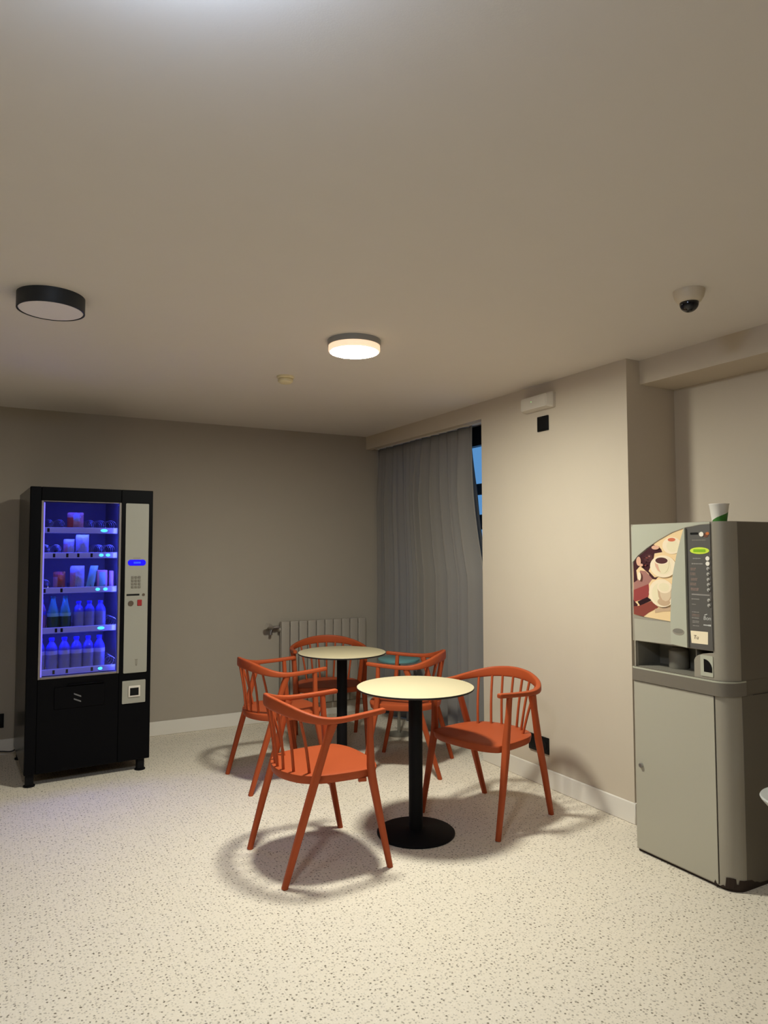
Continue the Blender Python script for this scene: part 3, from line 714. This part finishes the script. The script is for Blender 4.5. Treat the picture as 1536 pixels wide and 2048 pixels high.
bm = B(); prism(bm, outline(XM - .012, .078, .018, YS0 - .004, YS1 + .003, XM + .11), flat, .822, .880); prism(bm, outline(XM - .004, .074, .016, YS0 - .001, YS1, XM + .11), flat, .880, .889)
o = obj('counter_band', bm, [CMBAND], cm, 40, off=CO); o['label'] = 'dark grey band round the serving counter'
bm = B(); prism(bm, outline(XM - .012, .078, .018, YS0 - .004, YS1 + .003, XM + .11), flat, .8802, .886)
obj('counter', bm, CMLIGHT, cm, 40, off=CO)
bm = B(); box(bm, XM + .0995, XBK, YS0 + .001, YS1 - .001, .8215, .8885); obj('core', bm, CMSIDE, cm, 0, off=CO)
# upper housing: a shell with the serving niche left open
bm = B()
prism(bm, outline(), flat, 1.012, 1.582)
NB = XM + .17
prism(bm, [(NB, YS0 + .004), (XBK, YS0 + .004), (XBK, YS1), (NB, YS1)], flat, .888, 1.012)
pil = [(NB, YS0)] + [(XM + .072 + .072 * math.cos(R(270 - 9 * k)), YS0 + .072 + .072 * math.sin(R(270 - 9 * k))) for k in range(11)] + [(XM, 2.058), (NB, 2.058)]
prism(bm, pil, flat, .888, 1.012)
prism(bm, [(2.058, .888), (2.157, .888), (2.157, .962), (2.150, .976), (2.135, .987), (2.11, .996), (2.075, 1.003), (2.058, 1.005)], front, XM - NB, 0)
prism(bm, [(XM, 2.489), (NB, 2.489), (NB, YS1), (XM + .012, YS1), (XM, YS1 - .012)], flat, .888, 1.012)
up = obj('housing', bm, CMBODY, cm, 40, off=CO)
bm = B(); box(bm, NB - .006, NB, 2.157, 2.489, .888, 1.012)
box(bm, XM + .01, NB, 2.483, 2.489, .889, 1.012); box(bm, XM + .02, NB, 2.157, 2.163, .889, 1.012); box(bm, XM + .012, NB, 2.163, 2.483, .888, .891)
obj('niche_lining', bm, CMNICHE, up, 0, off=CO)
bm = B(); lathe(bm, [(0, .891), (.042, .891), (.045, .896), (.045, .975), (.03, .99), (0, .99)], 24, (NB - .05, 2.335, 0)); obj('spout_cover', bm, CMNICHE, up, 40, off=CO)
bm = B(); sweep(bm, [(NB - .03, 2.225, .892), (NB - .03, 2.225, 1.010)], (.012, .012), n=10, p=2); obj('cup_guide', bm, CMLIGHT, up, 40, off=CO)
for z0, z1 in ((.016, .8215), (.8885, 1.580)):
    bm = B(); box(bm, XM + .082, XBK, YS0 - .0015, YS0 + .002, z0, z1, .001, 1); o = obj('side_panel', bm, CMSIDE, cm, 40, off=CO); o['label'] = 'side sheet with shade put into its brown-grey colour'
# fascia pieces
arc = [(2.057, 1.5735), (2.1083, 1.5708), (2.1841, 1.5605), (2.2575, 1.5397), (2.3342, 1.5048), (2.4017, 1.4686), (2.4588, 1.4311), (2.4915, 1.398)]
bm = B(); prism(bm, arc + [(2.4965, 1.398), (2.4965, 1.570), (2.486, 1.580), (2.057, 1.580)], front, -.001, .0045); obj('top_fascia', bm, CMLIGHT, cm, 0, off=CO)
bm = B(); arc2 = [(u, v - .003) for u, v in arc]
prism(bm, arc + arc2[::-1], front, .0, .0050); obj('fascia_edge', bm, CMBODY, cm, 0, off=CO)
outl = [(2.1876, 1.558), (2.225, 1.547), (2.2761, 1.5284), (2.3211, 1.5093), (2.3673, 1.4834), (2.4067, 1.457), (2.447, 1.43), (2.4757, 1.4074), (2.4903, 1.3912), (2.4937, 1.3398), (2.4942, 1.2437), (2.4948, 1.1399), (2.4154, 1.132), (2.2450, 1.1215), (2.2400, 1.2257), (2.232, 1.3165), (2.215, 1.3921), (2.195, 1.4673), (2.183, 1.5209)]
PM = [P_BEIGE, P_DARK, P_MAUVE, P_RED, P_CHOC, P_RED2, P_CREAM, P_CREAM2, P_TAN, P_COFFEE, P_STRAW, P_PINK, P_TAN2]
bm = B(); lay = [0]
def pic(pts, mi):
    lay[0] += 1; d = .0020 + .0002 * lay[0]
    prism(bm, pts, front, d - .0018 if lay[0] > 1 else -.001, d, mi)
pic(outl, 0)
pic([(2.3673, 1.4834), (2.3224, 1.4615), (2.3153, 1.4461), (2.3608, 1.4398), (2.3694, 1.4055), (2.3978, 1.355), (2.3639, 1.3249), (2.3411, 1.3287), (2.3566, 1.3158), (2.3872, 1.3178), (2.3981, 1.3425), (2.4483, 1.3791), (2.473, 1.3563), (2.4662, 1.3087), (2.4908, 1.2951), (2.4905, 1.3912), (2.4757, 1.4074), (2.447, 1.43), (2.4067, 1.457)], 1)
pic([(2.4662, 1.3087), (2.4489, 1.3569), (2.4173, 1.3545), (2.3756, 1.3182), (2.3995, 1.2924), (2.4917, 1.2598), (2.4908, 1.2951)], 2)
pic([(2.4917, 1.2598), (2.3995, 1.2924), (2.3968, 1.2488), (2.4051, 1.2265), (2.4851, 1.2027), (2.4934, 1.2118)], 3)
pic([(2.4938, 1.2118), (2.4851, 1.2027), (2.4689, 1.19), (2.4695, 1.1815), (2.4823, 1.150), (2.4935, 1.1417)], 1)
pic([(2.4938, 1.1799), (2.4695, 1.1815), (2.3823, 1.2123), (2.345, 1.1838), (2.4032, 1.1548), (2.435, 1.1336), (2.4928, 1.1417)], 5)
pic([(2.4689, 1.2038), (2.4089, 1.2294), (2.3822, 1.2154), (2.4534, 1.1858)], 4)
pic([(2.3642, 1.1763), (2.3151, 1.1859), (2.2465, 1.1953), (2.246, 1.1772), (2.3156, 1.1676), (2.3647, 1.1578)], 8)
pic(ellipse(2.2593, 1.4765, .0536, .0395), 6); pic(ellipse(2.2558, 1.4735, .034, .0272), 7); pic(ellipse(2.2603, 1.5040, .0216, .0085), 10)
pic(ellipse(2.3961, 1.4162, .027, .0188), 9)
rnd = random.Random(5)
for _ in range(12): pic(ellipse(2.398 + rnd.uniform(-.03, .03), 1.408 + rnd.uniform(-.03, .025), .0055, .0038, 8), rnd.choice((1, 2, 5)))
pic(ellipse(2.4537, 1.4013, .014, .0223), 11); pic(ellipse(2.352, 1.468, .022, .010), 11)
pic(ellipse(2.3098, 1.3787, .0748, .0521), 6); pic(ellipse(2.3097, 1.3817, .045, .040), 7); pic(ellipse(2.3164, 1.4062, .043, .021), 6); pic(ellipse(2.3164, 1.4062, .0351, .0147), 9)
pic([(2.357, 1.402), (2.352, 1.378), (2.338, 1.358), (2.322, 1.350), (2.300, 1.349), (2.284, 1.360), (2.276, 1.380), (2.273, 1.402)], 7); pic([(2.357, 1.400), (2.352, 1.378), (2.338, 1.358), (2.322, 1.350), (2.330, 1.364), (2.336, 1.380), (2.338, 1.398)], 11); pic(ellipse(2.3164, 1.4062, .043, .021), 6); pic(ellipse(2.3164, 1.4062, .0351, .0147), 9)
pic(ellipse(2.3188, 1.2529, .0749, .0658), 6); pic(ellipse(2.322, 1.2490, .055, .052), 7); pic(ellipse(2.308, 1.2120, .036, .018), 8); pic([(2.3432, 1.278), (2.3375, 1.236), (2.324, 1.213), (2.300, 1.206), (2.280, 1.212), (2.266, 1.235), (2.263, 1.278)], 8); pic([(2.332, 1.278), (2.326, 1.240), (2.315, 1.222), (2.296, 1.216), (2.280, 1.222), (2.268, 1.240), (2.265, 1.278)], 12); pic(ellipse(2.3032, 1.2811, .0403, .0275), 6); pic(ellipse(2.3042, 1.2821, .030, .020), 7)
pic(ellipse(2.4477, 1.3284, .0100, .020), 6); pic(ellipse(2.436, 1.383, .012, .007), 11)
o = obj('picture_panel', bm, PM, cm, 0, off=CO); o['label'] = 'printed picture of coffee cups, beans and chocolate'
pillar = [(2.1842, 1.5558), (2.2022, 1.5054), (2.2266, 1.4301), (2.2488, 1.3444), (2.2597, 1.2586), (2.2676, 1.1396), (2.2675, 1.0215), (2.1800, 1.0149), (2.1803, 1.2627), (2.1805, 1.5557)]
bm = B(); prism(bm, pillar, front, 0, .0155); pl = obj('fascia_pillar', bm, CMLIGHT, cm, 0, off=CO)
bm = B(); prism(bm, ellipse(2.2254, 1.0823, .0315, .0155), front, .0150, .0165); o = obj('emblem', bm, CMBODY, pl, 0, off=CO)
bm = B(); prism(bm, ellipse(2.2254, 1.0853, .028, .0105), front, .0160, .0168); obj('emblem_inset', bm, CMNICHE, pl, 0, off=CO)
bm = B(); prism(bm, [(2.4892, 1.1188), (2.2690, 1.1190), (2.2690, 1.0177), (2.4862, 1.0146)], front, 0, .006); obj('lower_flap', bm, CMDOOR, cm, 0, off=CO)
bm = B(); prism(bm, [(2.1798, 1.5567), (2.1084, 1.5685), (2.0560, 1.5704), (2.0560, 1.0147), (2.1143, 1.0140), (2.1798, 1.0159)], front, -.001, .005); sp = obj('selection_panel', bm, CMDARK, cm, 0, off=CO); sp['label'] = 'dark grey drink selection panel'
def dab(name, cx, cy, rx, ry, m, d0=.0045, d1=.0062, n=20, par=None, rect=False):
    bm = B(); cx = max(cx, 2.0585 + rx)
    prism(bm, rrect(cx - rx, cx + rx, cy - ry, cy + ry, min(rx, ry) * .4, 2) if rect else ellipse(cx, cy, rx, ry, n), front, d0, d1)
    return obj(name, bm, m, par or sp, 30, off=CO)
bd = dab('badge', 2.1109, 1.4529, .0495, .0152, LIME); bd['label'] = 'oval lime green badge'
dab('badge_lettering', 2.1109, 1.4529, .0315, .0064, LIMED, .006, .0068, par=bd, rect=True)
for k, (y, z, r_) in enumerate(((2.0697, 1.4184, .0098), (2.0697, 1.3955, .0098), (2.0687, 1.3733, .0075), (2.0687, 1.3495, .0075), (2.0685, 1.3254, .0075), (2.0685, 1.3031, .0075), (2.0685, 1.2802, .0075), (2.0683, 1.2346, .0075), (2.0683, 1.2117, .0075))):
    b_ = dab('button', y, z, r_, r_, BTN if k < 2 else BTN2, .0045, .0085)
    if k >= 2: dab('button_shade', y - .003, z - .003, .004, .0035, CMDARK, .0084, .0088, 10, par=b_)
o = dab('coin_entry', 2.1367, 1.5301, .0203, .0047, DARKPL, rect=True)
o = dab('button', 2.0974, 1.5264, .0113, .0105, BTN, .0045, .009); o['label'] = 'larger white button at the top'
dab('coin_mark', 2.0767, 1.5216, .0125, .0100, COIN_BR, .0045, .0060); dab('coin_mark', 2.0681, 1.5290, .0090, .0068, COIN_OR, .0045, .0064)
def dashes(y, z, rx, ry, m, n, rows=1, seed=0):
    rr = random.Random(seed); bm = B()
    for r_ in range(rows):
        zz = z + (r_ - (rows - 1) / 2) * .0065; u = y + rx
        while u > y - rx + .002:
            w = rr.uniform(.0025, .007); w = min(w, u - (y - rx)); h = ry / rows * rr.uniform(.55, .95)
            prism(bm, [(u, zz - h), (u - w, zz - h), (u - w, zz + h), (u, zz + h)], front, .0045, .0054); u -= w + .0012
    obj('printed_caption', bm, m, sp, 0, off=CO)
for k, (y, z, rx, ry, m, rows) in enumerate(((2.1122, 1.5004, .0365, .0029, CMNICHE, 1), (2.1264, 1.4179, .0201, .0032, MARK, 1), (2.1254, 1.3945, .0284, .0032, MARK, 1), (2.1464, 1.3701, .0136, .0055, MARKR, 2), (2.1488, 1.3481, .0136, .005, MARKR, 2), (2.1426, 1.3249, .0169, .0046, MARKR, 2), (2.1484, 1.3027, .0153, .005, MARKR, 2), (2.1406, 1.2797, .0203, .0072, MARKR, 2), (2.1384, 1.236, .0202, .003, MARK, 1), (2.1476, 1.2122, .0102, .0023, MARK, 1), (2.1401, 1.1777, .0185, .0024, MARK, 1), (2.1389, 1.1633, .0202, .0041, MARKR, 2), (2.1409, 1.1515, .0185, .0029, MARK, 1), (2.1397, 1.1342, .0168, .0046, MARK, 2), (2.1385, 1.1169, .0168, .0023, MARK, 1), (2.0800, 1.1241, .0200, .0040, WHITEINK, 1))):
    dashes(y, z, rx, ry, m, 6, rows, k)
bm = B(); prism(bm, [(2.1571, 1.2535), (2.0649, 1.2535), (2.0649, 1.2595), (2.1571, 1.2595)], front, .0045, .0056); obj('printed_line', bm, MARK, sp, 0, off=CO)
def lettering(txt, size, y, z, d, m, par, shear=0):
    bm = text_bm(txt, size, shear)
    for v in bm.verts: v.co = Vector((XM - d - v.co.z, y - v.co.x, z + v.co.y))
    return obj('lettering', bm, m, par, 0, off=CO)
lettering('Bon', .024, 2.100, 1.147, .0058, WHITEINK, sp, .1)
bm = B(); prism(bm, [(2.0940, 1.170), (2.0800, 1.1745), (2.0800, 1.1705), (2.0940, 1.166)], front, .0045, .0058); obj('swoosh', bm, WHITEINK, sp, 0, off=CO)
bm = B(); prism(bm, [(2.1676, 1.0926), (2.0782, 1.0946), (2.0798, 1.0392), (2.1638, 1.0378)], front, .0045, .0058)
sk = obj('sticker', bm, PAPER, sp, 0, off=CO); sk['label'] = 'cream paper sticker with brown handwriting'
lettering('Tu', .024, 2.153, 1.058, .0062, INK, sk, .15)
# coin return
bm = B(); prism(bm, rrect(2.0600, 2.1225, .899, .990, .004, 2), front, -.001, .003); cr = obj('coin_return', bm, CMLIGHT, cm, 30, off=CO)
bm = B(); q = [(2.1050, .9185), (2.0640, .9185), (2.0640, .938)] + [(2.1030 - .039 * math.cos(R(a)), .932 + .042 * math.sin(R(a))) for a in range(15, 91, 15)] + [(2.1050, .974)]
prism(bm, q, front, .002, .0042); obj('coin_cup', bm, DARKPL, cr, 0, off=CO)
bm = B(); sweep(bm, [(XM + .02, YS1 - .002, 1.258), (XM + .02, YS1 + .010, 1.258)], (.018, .018), n=14, p=2); obj('side_lock', bm, CMNICHE, cm, 40, off=CO)
bm = B(); strip(bm, [(1.862 - k * .04, .8200, .8230) for k in range(11)], .0022); obj('side_seam', bm, CMSEAM, cab, 0, off=CO)

# paper cup on top of the coffee machine
cup = thing('paper_cup', 'white and green paper cup standing on top of the coffee machine', 'cup', (2.90, 2.098, 1.5825))
bm = B(); prof = [(0, .004), (.029, .004), (.0293, 0), (.031, 0), (.0415, .078), (.0435, .080), (.0435, .083), (.0405, .083), (.0400, .079), (.0300, .008), (0, .008)]
lathe(bm, prof, 48)
obj('cup_body', bm, CUPW, cup, 40)
bm = B(); n = 24; lo, hi = [], []
for k in range(n + 1):
    a = R(150 + 170 * k / n); tt = k / n
    z0, z1 = .003, .006 + .045 * tt ** .9
    for z, L_ in ((z0, lo), (z1, hi)):
        r_ = .0311 + (.0415 - .0311) * z / .078 + .0003; L_.append(bm.verts.new((r_ * math.cos(a), r_ * math.sin(a), z)))
for k in range(n): bm.faces.new((lo[k], lo[k + 1], hi[k + 1], hi[k]))
o = obj('printed_band', bm, CUPG, cup, 40); o['label'] = 'green printed sweep'

# white moulded stool just entering at the right edge
stl = thing('stool', 'white moulded stool poking in beside the coffee machine at the right edge', 'stool', (2.872, 1.712, 0))
bm = B(); lathe(bm, [(0, .385), (.05, .385), (.10, .395), (.15, .425), (.172, .450), (.176, .458), (.172, .464), (.15, .462), (.0, .455)], 48); obj('seat', bm, STOOLW, stl)
bm = B(); lathe(bm, [(0, 0), (.115, 0), (.115, .006), (.04, .03), (.028, .08), (.028, .39), (0, .39)], 32); obj('pedestal', bm, STOOLW, stl)

# ------------------------------------------------------------------ daylight, camera, view
w = bpy.data.worlds.new('dusk'); scene.world = w; w.use_nodes = True
bg = w.node_tree.nodes['Background']; bg.inputs['Color'].default_value = (.105, .30, .62, 1); bg.inputs['Strength'].default_value = 1.0

cam = bpy.data.cameras.new('camera'); co = bpy.data.objects.new('camera', cam); C.objects.link(co)
yaw, pitch, roll = 0.503638920, 0.0529891523, -0.00201170
fw_ = Vector((math.sin(yaw) * math.cos(pitch), math.cos(yaw) * math.cos(pitch), math.sin(pitch)))
r0 = Vector((math.cos(yaw), -math.sin(yaw), 0)); u0 = r0.cross(fw_)
rr_ = r0 * math.cos(roll) + u0 * math.sin(roll); uu_ = u0 * math.cos(roll) - r0 * math.sin(roll)
M = Matrix(((rr_.x, uu_.x, -fw_.x, 0), (rr_.y, uu_.y, -fw_.y, 0), (rr_.z, uu_.z, -fw_.z, 1.46), (0, 0, 0, 1)))
co.matrix_world = M
cam.sensor_fit = 'VERTICAL'; cam.sensor_height = 24.0; cam.lens = 1422.718 / 2048 * 24.0
cam.clip_start = .05
scene.camera = co

scene.view_settings.view_transform = 'Standard'; scene.view_settings.look = 'None'
scene.view_settings.exposure = 0.0; scene.view_settings.gamma = 1.0; scene.view_settings.use_curve_mapping = False
scene.cycles.use_denoising = True
scene.cycles.max_bounces = 8; scene.cycles.diffuse_bounces = 6; scene.cycles.glossy_bounces = 4; scene.cycles.transmission_bounces = 6; scene.cycles.transparent_max_bounces = 8
scene.cycles.sample_clamp_indirect = 6.0
scene.cycles.caustics_reflective = False; scene.cycles.caustics_refractive = False
